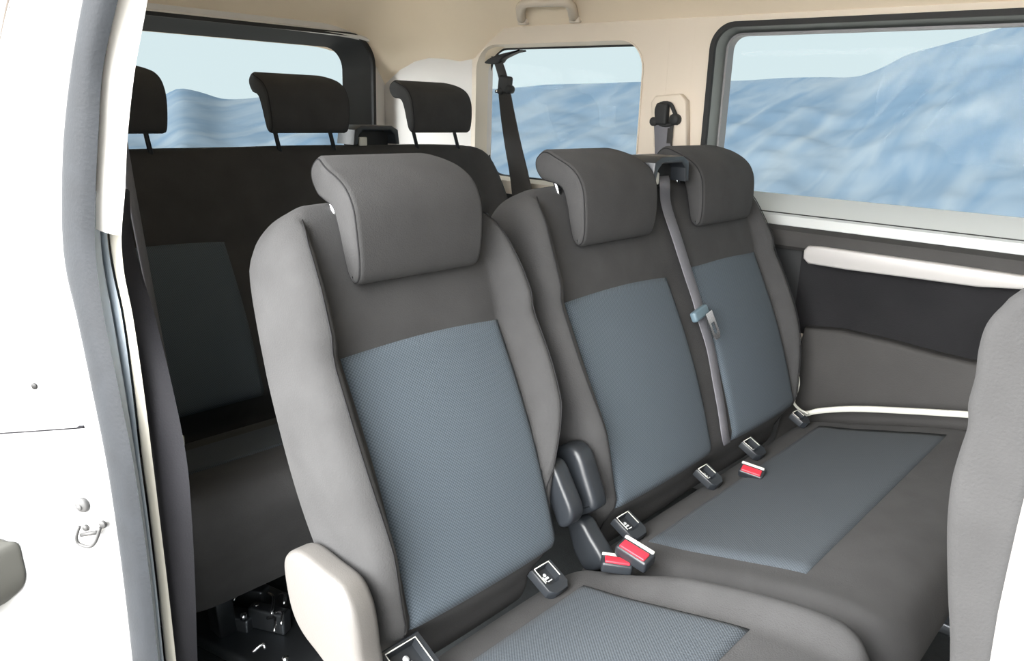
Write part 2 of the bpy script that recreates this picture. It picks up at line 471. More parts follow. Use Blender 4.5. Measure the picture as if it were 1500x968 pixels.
# belt outlet on the squab top between the headrests
bz = Matrix.Rotation(-TH, 3, 'X')
def belt_outlet(parent, xc, y, z, w, name='belt_outlet'):
    o = mesh(name, *slab([(xc-w/2, z-.055), (xc-w/2+.006, z-.012), (xc-w/2+.03, z), (xc+w/2-.03, z), (xc+w/2-.006, z-.012), (xc+w/2, z-.055), (xc+w/2-.014, z-.055), (xc+w/2-.020, z-.026), (xc+w/2-.036, z-.014), (xc-w/2+.036, z-.014), (xc-w/2+.020, z-.026), (xc-w/2+.014, z-.055)], y-.03, y+.055, .003, 2, smooth=False, plane=1), BLK, parent, sharp=35)
    mesh('slot', *rbox((xc, y+.022, z-.040), (w-.03, .03, .055), .004), BLKM, o)
    mesh('guide', *rbox((xc-w*.22, y-.008, z-.047), (w*.16, .010, .026), .003), BWHITE, o)
    return o
belt_outlet(s2, 1.530, .945, -.095, .150)
# pale side trim and its loop
st = [P(px, py, 0, 1.995) for px, py in [(1168, 604), (1183, 603), (1200, 599), (1250, 596), (1330, 599), (1415, 604), (1440, 606)]]
v, f = ribbon([Vector((2.000, p.y, p.z-.006)) for p in st], (0, 0, .0075), .006, 4)
stm = mesh('side_trim', v, f, BWHITE, s2); stm['label'] = 'pale plastic trim strip'
mesh('release_loop', *tube([P(px, py, 0, 1.985) for px, py in [(1163, 530), (1168, 545), (1170, 562), (1166, 578), (1163, 590), (1172, 600), (1184, 606)]], .0035, 8, sm=4), BWHITE, s2)
for sx in (1.2, 1.88):
    mesh('leg', *slab([(.28, FLOOR+.03), (.30, -.90), (.66, -.90), (.72, FLOOR+.03), (.66, FLOOR+.03), (.60, -.96), (.36, -.96), (.34, FLOOR+.03)], sx-.02, sx+.02, .004, 2, smooth=False), DSTEEL, s2)
    mesh('floor_rail', *rbox((sx, .5, FLOOR+.015), (.05, .56, .03), .006), DSTEEL, s2)
mesh('underframe', *rbox((1.55, .48, -.915), (.9, .46, .03), .008), DSTEEL, s2)

# --- rear bench
RY = .975
s3 = thing('rear_bench_seat', (1.3, 1.5, FLOOR), 'three-place dark bench seat in the back row with raised headrests before the rear window', 'seat')
B3 = Back((1.3, 1.72, -.72), .535, 2.055, .655, [(.60, .998), (1.14, 1.50), (1.64, 1.96)], bol=(.02, .04))
b = mesh('backrest', *B3.mesh(), FAB, s3)
for a, c_ in B3.pads:
    v, f, uv = B3.pad(a, c_)
    mesh('backrest_panel', v, f, WEV, s3, uvs=uv)
for xc in (.785, 1.318, 1.815):
    headrest(s3, xc, .132, RY+.065, .163, .90, .175)
v, f, top3 = cushion(.545, 2.04, dy=RY, crl=.0, crr=.0, front=.25, depth=-.96)
mesh('cushion', v, f, FAB, s3)
cpad(top3, .60, 1.95, .42, .63, dy=RY, parent=s3)
belt_outlet(s3, 1.565, 1.995, -.072, .175)
for sx in (.70, 1.25, 1.8):
    mesh('leg', *slab([(1.40, FLOOR+.03), (1.43, -.94), (1.66, -.94), (1.72, FLOOR+.03), (1.67, FLOOR+.03), (1.61, -.99), (1.47, -.99), (1.45, FLOOR+.03)], sx-.02, sx+.02, .004, 2, smooth=False), DSTEEL, s3)
    mesh('floor_rail', *rbox((sx, 1.5, FLOOR+.015), (.05, .56, .03), .006), DSTEEL, s3)
mesh('underframe', *rbox((1.3, 1.52, -.965), (1.4, .22, .03), .008), DSTEEL, s3)

# --- front seat at the right edge of the picture
s4 = thing('front_seat', (.83, -.15, FLOOR), 'light grey side of the front row seatback at the right edge', 'seat')
sil = [(1500, 425), (1468, 448), (1445, 475), (1434, 510), (1429, 550), (1419, 588), (1418, 622), (1406, 660), (1394, 705), (1388, 770), (1389, 860), (1392, 968)]
prof = [(P(px, py, 0, .60).y, P(px, py, 0, .60).z) for px, py in sil]
prof = prof+[(.075, -.50), (.04, -.62), (-.01, -.72), (-.06, -.78), (-.12, -.74), (-.085, -.62), (-.05, -.46), (-.03, -.30), (-.015, -.16), (.01, -.10), (.05, -.085)]
mesh('backrest', *slab(prof, .590, 1.08, .010, 5, n=4), FAB, s4, sharp=35)
0 and mesh('seam', *tube([(.5985, q.y, q.z) for q in [P(px, py, 0, .5985) for px, py in [(1428, 520), (1455, 560), (1465, 600), (1470, 700), (1462, 800), (1450, 968)]]], .0015, 6, sm=4), FAB, s4)
v, f = slab([(y-.97+RY*0-.02, z+.02) for y, z in [(q[0], q[1]) for q in HP]], .71, .97, .014, 5)
mesh('headrest', v, f, FAB, s4)
v, f, t4 = cushion(.60, 1.08, dy=-.79, front=.26, back=.80)
mesh('cushion', v, f, FAB, s4)
pc = [P(px, py, 0, .582) for px, py in [(1512, 690), (1494, 760), (1478, 830), (1465, 890), (1452, 968), (1447, 1010)]]
pp = [(p.y, p.z) for p in pc]+[(.03, -.52), (-.06, -.66), (-.16, -.74), (-.34, -.74), (-.40, -.68), (-.30, -.60), (-.12, -.52), (-.03, -.40), (.01, -.30), (.03, -.25)]
mesh('side_shell', *slab(pp, .572, .60, .004, 3, smooth=False), mat('light grey shell plastic', (.30, .295, .285, 1), .5), s4, sharp=35)['label'] = 'white plastic side shell'
for sx in (.65, 1.03): mesh('leg', *rbox((sx, -.28, -1.01), (.05, .40, .26), .01), DSTEEL, s4)

# ---------------------------------------------------------------- buckles and belts
def buckle(c, M, label, s=1.0):
    t = thing('seat_belt_buckle', c, label, 'seat belt buckle', 'seat belt buckles on the middle row')
    c = Vector(c)
    mesh('housing', *rbox(c, (.034*s, .062*s, .024*s), .005, M), BLK, t)
    mesh('release_button', *rbox(c+M @ Vector((-.004*s, .0, .0125*s)), (.019*s, .050*s, .006), .0025, M), RED, t)
    mesh('edge_plate', *rbox(c+M @ Vector((.0135*s, .001, .0115*s)), (.007*s, .058*s, .006), .002, M), BWHITE, t)
    return t
Mb = lambda rz, rx, ry=0: (Matrix.Rotation(math.radians(rz), 3, 'Z') @ Matrix.Rotation(math.radians(rx), 3, 'X') @ Matrix.Rotation(math.radians(ry), 3, 'Y'))
pb = P(930, 812, 2, -.722); buckle((pb.x, pb.y, -.722), Mb(2, 10, -12), 'upright red button buckle between the single seat and the bench, the larger of the pair')
pb = P(903, 827, 2, -.742); buckle((pb.x, pb.y, -.742), Mb(38, 5, -5), 'half sunken red buckle tucked beside the single seat cushion', .85)
pb = P(1101, 691, 2, -.750); buckle((pb.x, pb.y, -.752), Mb(12, 6, -25), 'red buckle lying on the bench cushion between its two places', .85)

# centre belt down the bench squab
t = thing('seat_belt', (1.6, .86, -.45), 'grey centre seat belt hanging down the bench back with its bright tongue', 'seat belt')
hs = [.612, .60, .56, .5, .42, .34, .28]
def sq(px, py, off=.02):
    d = ROT @ camray(px, py); n = SF; c = B2.c+SF*off
    return d*(c.dot(n)/d.dot(n))
cl = [P(972, 258, 1, .95), P(974, 270, 1, .93), sq(976, 300, .022), sq(992, 350, .022), sq(1008, 400, .020), sq(1021, 440, .020), sq(1029, 470, .020), sq(1041, 510, .018), sq(1050, 560, .014), sq(1057, 600, .014), sq(1062, 635, .010), sq(1065, 650, -.002)]
mesh('webbing', *ribbon(cl, lambda u: (.0215-.006*u, 0, 0), .0016, 5), WEB, t)
tp = sq(1025, 459, .030)
Mt = Matrix((SX, SU, -SX.cross(SU) if False else SX.cross(SU))).transposed() @ Matrix.Rotation(math.radians(10), 3, 'Z')
mesh('tongue_grip', *rbox(tp, (.064, .024, .016), .006, Mt, n=(2, 1, 1)), mat('slate plastic', (.10, .15, .18, 1), .45), t)
tc_ = tp+Mt @ Vector((.016, -.036, .012))
plate = [(-.011, .022), (.011, .022), (.011, -.018), (.006, -.024), (-.006, -.024), (-.011, -.018)]
hole = [(-.0055, .004), (.0055, .004), (.0055, -.012), (.003, -.015), (-.003, -.015), (-.0055, -.012)]
V = [];
for zz in (-.0012, .0012):
    for rg in (plate, hole): V += [tc_+Mt @ Vector((a, b_, zz)) for a, b_ in [(q_[0]*1.4, q_[1]*1.4) for q_ in rg]]
F = []
for i in range(6):
    j = (i+1) % 6
    F += [(i, j, 6+j, 6+i), (12+i, 12+j, 18+j, 18+i), (i, j, 12+j, 12+i), (6+i, 6+j, 18+j, 18+i)]
mesh('tongue', V, F, STEEL, t, smooth=False)

# belt at the quarter window
t = thing('seat_belt', (2.0, 1.85, .1), 'dark belt hanging from the roof across the quarter window', 'seat belt')
q = lambda px, py: P(px, py, 0, 2.0)
mesh('upper_strap', *ribbon([q(727, 84), q(733, 100), q(740, 125)], (0, .022, .004), .002, 3), WEBD, t)
mesh('adjuster', *join(rbox(q(740, 124), (.022, .052, .055), .008, Mb(0, 6)), cyl(q(735, 133), (1, 0, 0), .012, .026, 12, .003), cyl(q(747, 131), (1, 0, 0), .013, .026, 12, .003)), BLKM, t)
mesh('clip', *cyl(q(731, 134), (1, 0, 0), .005, .03, 8), STEEL, t)
mesh('webbing', *ribbon([q(739, 135), q(744, 170), q(752, 215), q(762, 265), q(770, 330)], lambda u: (0, .027+.022*u, 0), .0018, 4), WEBD, t)
mesh('roof_anchor', *slab([(p.y, p.z) for p in [q(712, 92), q(722, 84), q(740, 78), q(765, 73), q(752, 79), q(738, 86), q(733, 92), q(722, 94)]], 1.99, 2.02, .004, 3, n=3), BLKM, t)

# belt anchor on the pillar before the big window
t = thing('belt_anchor', (2.07, 1.28, 0), 'black belt anchor on the beige pillar between the two side windows', 'seat belt anchor')
q = lambda px, py, x=2.062: P(px, py, 0, x)
mesh('anchor_plate', *slab([(p.y, p.z) for p in [q(954, 215), q(950, 150), q(957, 140), q(992, 137), q(1001, 147), q(1002, 215)]], 2.072, 2.10, .006, 3, smooth=False), PILLAR, t)
mesh('anchor_ring', *tube([q(963, 175), q(962, 160), q(968, 152), q(981, 152), q(987, 162), q(991, 176), q(980, 183), q(968, 182)], .006, 8, closed=True, sm=3), BLKM, t)
mesh('anchor_body', *join(rbox(q(970, 167), (.022, .040, .062), .008), cyl(q(959, 178), (1, 0, 0), .013, .022, 12, .003), cyl(q(989, 175), (1, 0, 0), .016, .024, 12, .003)), BLKM, t)
mesh('webbing', *ribbon([q(970, 182), q(971, 205), q(972, 240, 2.05), q(975, 300, 2.045)], (0, .028, 0), .0018, 3), WEB, t)
mesh('side_webbing', *ribbon([q(983, 178), q(981, 200), q(978, 240, 2.055)], (0, .009, 0), .0018, 3), WEBD, t)

# near belt of the back row
t = thing('seat_belt', (.56, 1.3, -.2), 'dark belt beside the door pillar in front of the back row', 'seat belt')
q = lambda px, py: P(px, py, 1, 1.30)
mesh('webbing', *ribbon([q(172, 160), q(182, 225), q(205, 350), q(228, 470), q(248, 570), q(262, 650)], lambda u: (.013-.005*u, .012, 0), .0018, 4), WEB, t)
mesh('tongue_grip', *rbox(q(262, 645), (.014, .02, .022), .004), BWHITE, t)
mesh('tongue', *rbox(q(267, 672), (.008, .006, .034), .002, Mb(0, 0, -12)), STEEL, t)

# ---------------------------------------------------------------- shell of the van
def struct(o): o['kind'] = 'structure'; return o
def hole_ring(cell, hole, r, xw, xg, inset, N_=64):
    """flat wall cell (y0,y1,z0,z1) at x = xw with a rounded opening and a reveal running to x = xg"""
    y0, y1, z0, z1 = cell; a0, a1, c0, c1 = hole
    inner = []; outer = []
    def rr(y0_, y1_, z0_, z1_, r_):
        pts = []
        for (cy, cz, st) in ((y1_-r_, z1_-r_, 0), (y0_+r_, z1_-r_, 90), (y0_+r_, z0_+r_, 180), (y1_-r_, z0_+r_, 270)):
            for i in range(9):
                a = math.radians(st+90*i/8); pts.append((cy+r_*math.cos(a), cz+r_*math.sin(a)))
        return pts
    inner = rr(a0, a1, c0, c1, r)
    cs = [(y1, z1), (y0, z1), (y0, z0), (y1, z0)]
    outer = []
    for qd in range(4):
        for i in range(9):
            p = inner[qd*9+i]; c = cs[qd]
            outer.append((c[0], lerp(p[1], c[1], min(1, i/4))) if False else None)
    out = []
    for qd in range(4):
        c = cs[qd]
        for i in range(9):
            p = inner[qd*9+i]
            if qd in (0, 2): out.append((c[0], lerp(p[1], c[1], i/4)) if i <= 4 else (lerp(c[0], p[0], (i-4)/4), c[1]))
            else: out.append((lerp(p[0], c[0], i/4), c[1]) if i <= 4 else (c[0], lerp(c[1], p[1], (i-4)/4)))
    reveal = rr(a0+inset, a1-inset, c0+inset, c1-inset, max(.01, r-inset))
    V = [Vector((xw, *p)) for p in out]+[Vector((xw, *p)) for p in inner]+[Vector((xg, *p)) for p in reveal]+[Vector((xg, *p)) for p in out]
    n = len(out); F = []
    for i in range(n):
        j = (i+1) % n
        F.append((i, j, n+j, n+i)); F.append((2*n+i, 2*n+j, 3*n+j, 3*n+i)); F.append((i, j, 3*n+j, 3*n+i))
    R_ = ([Vector((xw, *p)) for p in inner]+[Vector((xg, *p)) for p in reveal], [(i, (i+1) % n, n+(i+1) % n, n+i) for i in range(n)])
    return (V, F), R_, inner, reveal
XW = 2.10; XG = 2.165
W1 = (-.42, 1.150, -.262, .222); W2 = (1.385, 2.075, -.255, .198)
c1_, r1_, in1, rv1 = hole_ring((-.50, 1.22, -.30, .26), W1, .055, XW, XG, .012)
c2_, r2_, in2, rv2 = hole_ring((1.30, 2.12, -.30, .26), W2, .085, XW, XG, .008)
def bx(x0, x1, y0, y1, z0, z1, r=.002): return rbox(((x0+x1)/2, (y0+y1)/2, (z0+z1)/2), (x1-x0, y1-y0, z1-z0), r)
wl = join(c1_, c2_, bx(XW, XG, 1.22, 1.30, -.30, .26, .0005), bx(XW, XG, -1.5, -.50, -.30, .26), bx(XW, XG, -1.5, 2.06, FLOOR-.02, -.30))
struct(mesh('wall_left', *wl, PILLAR, smooth=False))
struct(mesh('wall_outside', *bx(XG+.001, XG+.02, -1.5, 2.06, FLOOR-.05, -.30), WHITEP))
# D pillar, slanting in to the tail
V = [Vector(p) for p in [(2.10, 2.10, FLOOR), (2.10, 2.10, .26), (2.03, 2.52, .26), (2.03, 2.52, FLOOR), (2.165, 2.06, FLOOR), (2.165, 2.06, .26), (2.12, 2.60, .26), (2.12, 2.60, FLOOR)]]
F = [(0, 1, 2, 3), (4, 5, 6, 7), (0, 1, 5, 4), (3, 2, 6, 7), (1, 2, 6, 5), (0, 3, 7, 4)]
struct(mesh('wall_left_rear', V, F, PILLARW, smooth=False))
# windows: rubber frame + glass
GL = bpy.data.materials.new('window glass'); GL.use_nodes = True
nt = GL.node_tree; nt.nodes.clear()
o_ = nt.nodes.new('ShaderNodeOutputMaterial'); mx = nt.nodes.new('ShaderNodeMixShader'); tr = nt.nodes.new('ShaderNodeBsdfTransparent'); gs = nt.nodes.new('ShaderNodeBsdfGlossy'); fr = nt.nodes.new('ShaderNodeFresnel')
tr.inputs[0].default_value = (.96, .98, .98, 1); gs.inputs['Roughness'].default_value = .02; fr.inputs[0].default_value = 1.06
nt.links.new(fr.outputs[0], mx.inputs[0]); nt.links.new(tr.outputs[0], mx.inputs[1]); nt.links.new(gs.outputs[0], mx.inputs[2]); nt.links.new(mx.outputs[0], o_.inputs[0])
def ring_strip(inner, grow, x0, x1, m, name, parent=None, y=None):
    cy = sum(p[0] for p in inner)/len(inner); cz = sum(p[1] for p in inner)/len(inner); n = len(inner)
    nor = []
    for i in range(n):
        tt = Vector(inner[(i+1) % n])-Vector(inner[i-1]); tt.normalize(); nor.append(Vector((tt.y, -tt.x)))
    def rg(off, x): return [Vector((x, inner[i][0]+nor[i].x*off, inner[i][1]+nor[i].y*off)) for i in range(n)]
    rings = [rg(0, x1), rg(0, x0), rg(grow, x0), rg(grow, x1), rg(0, x1)]
    V = [p for r_ in rings[:4] for p in r_]; F = []
    for a in range(4):
        for i in range(n): F.append((a*n+i, a*n+(i+1) % n, ((a+1) % 4)*n+(i+1) % n, ((a+1) % 4)*n+i))
    return V, F
w1 = struct(mesh('window_1', *ring_strip(in1, .014, XW-.012, XW+.01, BLKM, ''), BLKM, sharp=40))
mesh('reveal', *r1_, mat('grey window reveal', (.16, .175, .17, 1), .55), w1)
mesh('reveal_step', *ring_strip([(p[0]*1, p[1]) for p in rv1], -.006, XG-.03, XG+.004, BLKM, ''), GREYP, w1, sharp=40)
g = [Vector((x, *p)) for x in (XG+.004, XG+.008) for p in rv1]; n = len(rv1)
mesh('glass', g, [tuple(range(n)), tuple(range(n, 2*n))]+[(i, (i+1) % n, n+(i+1) % n, n+i) for i in range(n)], GL, w1, smooth=False)
w2 = struct(mesh('window_2', *ring_strip(in2, .004, XW-.004, XW+.004, BLKM, ''), PILLAR, sharp=40))
mesh('reveal', *r2_, PILLAR, w2)
mesh('seal', *tube([Vector((XG-.002, *p)) for p in rv2], .005, 6, closed=True), BLKM, w2)
g = [Vector((x, *p)) for x in (XG+.004, XG+.008) for p in rv2]
mesh('glass', g, [tuple(range(n)), tuple(range(n, 2*n))]+[(i, (i+1) % n, n+(i+1) % n, n+i) for i in range(n)], GL, w2, smooth=False)

# rear wall with the tailgate window (built lying in y, then turned: y<->x)
YR = 2.50
cellr, rr_, inr, rvr = hole_ring((.42, 2.03, -.42, .26), (.62, 1.965, -.36, .222), .10, YR, YR+.06, .012)
sw = lambda vf: ([Vector((p[1], p[0], p[2])) for p in vf[0]], vf[1])
struct(mesh('wall_rear', *sw(join(cellr, bx(YR, YR+.06, .42, 2.03, FLOOR-.02, -.42))), PILLARW, smooth=False))
dk = mat('dark tailgate frame', (.04, .045, .05, 1), .5, .1, 200)
w3 = struct(mesh('window_3', *sw(ring_strip(inr, .012, YR-.014, YR+.01, BLKM, '')), BLKM, sharp=40))
rvr2 = [( (p[0]-1.29)*.855+1.26, (p[1]+.07)*.86-.07-.004) for p in inr]
def bridge(a, xa, b_, xb):
    n_ = len(a); return [Vector((xa, *p)) for p in a]+[Vector((xb, *p)) for p in b_], [(i, (i+1) % n_, n_+(i+1) % n_, n_+i) for i in range(n_)]
def rrect(y0_, y1_, z0_, z1_, r_):
    pts = []
    for (cy, cz, st_) in ((y1_-r_, z1_-r_, 0), (y0_+r_, z1_-r_, 90), (y0_+r_, z0_+r_, 180), (y1_-r_, z0_+r_, 270)):
        for i in range(9):
            a = math.radians(st_+90*i/8); pts.append((cy+r_*math.cos(a), cz+r_*math.sin(a)))
    return pts
rgl = rrect(.70, 1.875, -.30, .182, .075)
mesh('frame', *sw(bridge(inr, YR, rgl, YR+.055)), dk, w3)
g = [Vector((x, *p)) for x in (YR+.056, YR+.060) for p in rgl]
mesh('glass', *sw((g, [tuple(range(n)), tuple(range(n, 2*n))]+[(i, (i+1) % n, n+(i+1) % n, n+i) for i in range(n)])), GL, w3, smooth=False)

# headliner: flat middle, rolling down to the side and the tail
def ceil_z(x, y):
    ex = max(0, (x-1.72)/.40); ey = max(0, (y-2.20)/.32); el = max(0, (.70-x)/.35)
    z = .40-.165*ex**2.2-.165*min(1.2, ey)**2.4-.10*el**2-.115*ss(1.90, 2.07, x)*ss(1.93, 2.14, y)
    return z
V = []; F = []; xs = [.36+(2.14-.36)*i/60 for i in range(61)]; ys = [-1.5+(2.56+1.5)*j/60 for j in range(61)]
for zz in (0, .03):
    for y in ys:
        for x in xs: V.append(Vector((x, y, ceil_z(x, y)+zz)))
nx = 61; T0 = nx*61
for j in range(60):
    for i in range(60):
        q_ = j*nx+i; F.append((q_, q_+1, q_+nx+1, q_+nx)); F.append((T0+q_, T0+q_+nx, T0+q_+nx+1, T0+q_+1))
rim = list(range(nx))+[j*nx+60 for j in range(1, 61)]+[60*nx+i for i in range(59, -1, -1)]+[j*nx for j in range(59, 0, -1)]
for a in range(len(rim)): b_ = (a+1) % len(rim); F.append((rim[a], rim[b_], T0+rim[b_], T0+rim[a]))
struct(mesh('ceiling', V, F, BEIGE))
# outer roof skin, white
struct(mesh('roof_skin', *bx(.34, 2.17, -1.5, 2.60, .44, .46), WHITEP))
struct(mesh('trim_1', *tube([(.45, 2.497, .232), (1.2, 2.497, .232), (1.75, 2.495, .229), (1.93, 2.49, .218), (1.99, 2.47, .200)], .009, 8, sm=4), WHITET))
# grab handle on the roof lining
t = thing('grab_handle', (2.0, 1.72, .30), 'cream grab handle on the roof lining above the quarter window', 'grab handle')
def on_ceil(px, py, off=0):
    lo_, hi_ = 1.0, 2.2
    for _ in range(40):
        m_ = (lo_+hi_)/2; p = P(px, py, 0, m_)
        if p.z > ceil_z(p.x, p.y)-off: hi_ = m_
        else: lo_ = m_
    return P(px, py, 0, lo_)
hp = [on_ceil(764, 27, .002), on_ceil(763, 12, .018), on_ceil(772, 4, .03), on_ceil(800, 3, .035), on_ceil(826, 3, .03), on_ceil(837, 10, .018), on_ceil(840, 24, .002)]
mesh('grip', *tube(hp, lambda u: .014 if .2 < u < .8 else .016, 10, sm=5), PILLAR, t)
for a in (0, -1): mesh('mount', *rbox(hp[a]+Vector((0.01, 0, .006)), (.02, .04, .05), .006), PILLAR, t)

# side trim below the big window, swept along y
def sweep(name, prof, y0, y1, m, smooth=False, r=.0):
    return struct(mesh(name, *slab(prof, y0, y1, r, 3, smooth=smooth, plane=1), m, sharp=35))
YE = .86
sweep('trim_2', [(2.168, -.213), (2.160, -.214), (2.102, -.255), (2.084, -.262), (2.078, -.285), (2.09, -.30), (2.17, -.30)], -1.2, 1.17, SILL)
struct(mesh('trim_3', *tube([(2.097, y_, -.257) for y_ in (-1.2, 1.15)], .0022, 6), BLKM))
sweep('trim_4', [(2.13, -.285), (2.07, -.287), (2.052, -.296), (2.045, -.315), (2.048, -.335), (2.06, -.345), (2.13, -.345)], -1.2, 1.0, DOORM)
# silver strip with a rounded nose
sp_ = [P(px, py, 0, 2.035) for px, py in [(1500, 404), (1400, 389), (1300, 375), (1200, 361), (1184, 360), (1178, 366), (1177, 378), (1184, 386), (1240, 395), (1340, 408), (1430, 420), (1500, 424)]]
pf = [(-.3, sp_[0].z)]+[(p.y, p.z) for p in sp_]+[(-.3, sp_[-1].z)]
pf = [(-1.2, pf[0][1])]+pf[1:-1]+[(-1.2, pf[-1][1])]
struct(mesh('trim_5', *slab(pf, 2.03, 2.095, .006, 3, smooth=False), SILVER, sharp=50))
sweep('trim_6', [(2.11, -.33), (2.085, -.34), (2.088, -.57), (2.11, -.58)], -1.2, .83, DOORD)
lp = [P(px, py, 0, 2.055) for px, py in [(1178, 480), (1230, 484), (1300, 500), (1370, 519), (1430, 533), (1500, 552)]]
lpf = [(p.y, p.z) for p in lp]+[(.0, lp[-1].z-.004), (-1.2, lp[-1].z-.01), (-1.2, -1.05), (.80, -1.05), (.83, -.9)]
struct(mesh('trim_7', *slab(lpf, 2.050, 2.10, .012, 4, smooth=False), DOORM, sharp=60))
sweep('trim_8', [(2.11, -.30), (2.095, -.30), (2.095, FLOOR), (2.11, FLOOR)], .83, 2.06, BLKM)
struct(mesh('wall_front', *join(bx(.40, 2.12, -1.56, -1.50, FLOOR, -.12), bx(.40, 2.12, -1.56, -1.50, .22, .44)), DKT))
struct(mesh('wall_right_front', *join(bx(.36, .44, -.14, -.01, FLOOR-.1, .44, .02), bx(.36, .44, -1.5, -.14, FLOOR-.1, -.25), bx(.36, .44, -1.5, -.14, .25, .44)), PILLAR))
# floor and sill
struct(mesh('floor', *bx(.46, 2.12, -1.5, 2.52, FLOOR-.03, FLOOR, .001), CARP))
struct(mesh('trim_9', *bx(.36, .50, -1.5, 1.16, FLOOR-.10, FLOOR+.005, .01), GREYP))

# ---------------------------------------------------------------- door pillar at the left: rubber seal, flange, trims, white jamb
rows = [-60, 0, 100, 198, 280, 347, 400, 460, 560, 670, 760, 860, 959, 1100]
def colf(vals): return lambda y: (table(list(zip(rows, vals))))(y)
sealL = [138, 124, 107, 95, 92, 93, 99, 114, 135, 157, 171, 184, 195, 210]
sealR = [190, 173, 151, 144, 140, 139, 143, 152, 172, 194, 208, 221, 231, 246]
flR = [206, 190, 168, 156, 156, 157, 165, 178, 192, 205, 217, 229, 239, 254]
crR = [222, 216, 198, 187, 183, 178, 182, 194, 209, 223, 234, 246, 257, 272]
dkR = [235, 225, 205, 192, 190, 195, 208, 226, 251, 273, 281, 286, 289, 295]
def strip(name, A, xa, B_, xb, m, th=.03, bulge=0, y0=0, y1=13, cs=7, obj_label=None):
    ysn = [lerp(rows[y0], rows[y1], i/60) for i in range(61)]
    fa = table(list(zip(rows, A))); fb = table(list(zip(rows, B_)))
    rings = []
    for y in ysn:
        a = P(fa(y), y, 0, xa); b_ = P(fb(y), y, 0, xb); rg = []
        for i in range(cs+1):
            u = i/cs; p = a.lerp(b_, u); k_ = math.sin(math.pi*u)**.6*bulge
            rg.append(p+Vector((-k_, -k_*.3, 0)))
        rg += [b_+Vector((th*.35, th, 0)), a+Vector((th*.35, th, 0))]
        rings.append(rg)
    return struct(mesh(name, *loft(rings), m, sharp=50))
strip('trim_10', sealL, .415, sealR, .420, RUB, .03, .013)
flM = [lerp(a, b_, .45) for a, b_ in zip(sealR, flR)]
strip('trim_11', sealR, .424, flM, .436, BLUEG, .02, .003, y0=4)
strip('trim_12', flM, .444, flR, .446, BLUEG, .02, .002, y0=4)
fl2 = [a+4 for a in flR]
strip('trim_13', fl2, .450, crR, .458, CREAM, .02, .002, y0=4)
strip('trim_14', [a-1 for a in crR], .468, dkR, .50, DKT, .03, .004, y0=4)
# white upper trim ending at y 347 in the photo, with a cut lower end
ysn = [lerp(-60, 345, i/40) for i in range(41)]
fa = table(list(zip(rows, sealR))); fb = table(list(zip(rows, crR))); rings = []
for i, y in enumerate(ysn):
    sk = 14*max(0, 1-(345-y)/20.) 
    a = P(fa(y)-2, y-16*ss(325, 345, y), 0, .43); b_ = P(fb(y), y, 0, .452); rg = []
    for k_ in range(7):
        u = k_/6; rg.append(a.lerp(b_, u)+Vector((-.010*math.sin(math.pi*u)**.5, 0, 0)))
    rg += [b_+Vector((.008, .03, 0)), a+Vector((.008, .03, 0))]; rings.append(rg)
struct(mesh('trim_15', *loft(rings), WHITET, sharp=50))
# jamb sheet: white body behind the seal, a face turned forward and outward
JN = Vector((-.87, -.49, 0)).normalized()
def pix(v):
    q_ = ROT.transposed() @ Vector(v); return CC[0]+FL*q_.x/-q_.z, CC[1]-FL*q_.y/-q_.z
def JP(px, py, off=0):
    A = P(table(list(zip(rows, sealL)))(py)+6, py, 0, .436); d = ROT @ camray(px, py)
    return d*(A.dot(JN)/d.dot(JN))+JN*off
def jmap(vf):
    out = []
    for v in vf[0]:
        a, b_ = pix(v); out.append(JP(a, b_, JX-v.x))
    return out, vf[1]
JX = .424
fa = table(list(zip(rows, sealL)))
V = []; F = []; nn = 50; mm = 24
tl = table([(-80, 45), (0, 20), (60, 6), (115, -2), (200, -60), (400, -130), (1200, -130)])
for j in range(nn+1):
    y = lerp(-60, 1150, j/nn)
    for i in range(mm+1):
        u = i/mm; px = lerp(fa(y)+6, tl(y), u)
        off = .006*ss(0, .12, u)-.010*ss(.30, .36, u)*ss(640, 680, y)*(1-ss(900, 930, y))
        V.append(JP(px, y, off))
for j in range(nn):
    for i in range(mm):
        q_ = j*(mm+1)+i; F.append((q_, q_+1, q_+mm+2, q_+mm+1))
n0 = len(V); rim = list(range(mm+1))+[j*(mm+1)+mm for j in range(1, nn+1)]+[nn*(mm+1)+i for i in range(mm-1, -1, -1)]+[j*(mm+1) for j in range(nn-1, 0, -1)]
for i in rim: V.append(V[i]+Vector((.02, .01, 0)))
k_ = len(rim)
for a in range(k_): F.append((rim[a], rim[(a+1) % k_], n0+(a+1) % k_, n0+a))
struct(mesh('wall_right', V, F, WHITEP))
struct(mesh('wall_right_inner', *bx(.452, .50, 1.30, 2.56, FLOOR-.1, .27), PILLARW))
struct(mesh('trim_16', *tube([JP(px, py) for px, py in [(30, -40), (18, 0), (8, 50), (0, 95), (-12, 150)]], .006, 8, sm=3), BROWN))
# fittings on the jamb
JX = .424
q = lambda px, py, x=JX: P(px, py, 0, x)
q = lambda px, py, x=JX: P(px, py, 0, x)
jp = lambda px, py, off=0: JP(px, py, off+.006)
t = tag(mesh('cover_plate', *jmap(slab([(p.y, p.z) for p in [q(-60, 556), q(0, 548), (q(60, 543)), q(98, 544), q(112, 552), q(121, 572), q(126, 600), q(127, 621), q(60, 626), q(-60, 634)]], JX-.011, JX+.000, .003, 3, smooth=False)), WHITEP, sharp=50),
        'white pressed cover plate with one hole on the door jamb', 'cover plate')
mesh('screw', *cyl(jp(59, 562, .006), JN, .0056, .003, 14, .001), mat('grey zinc', (.02, .02, .02, 1), .5, metal=.3), t)
struct(mesh('plate_shade_line', *tube([JP(-60, 640, .006), JP(0, 632, .006), JP(60, 628, .006), JP(127, 623, .006)], .0026, 6), DKT))  # dark line standing in for the shade in the gap under the plate
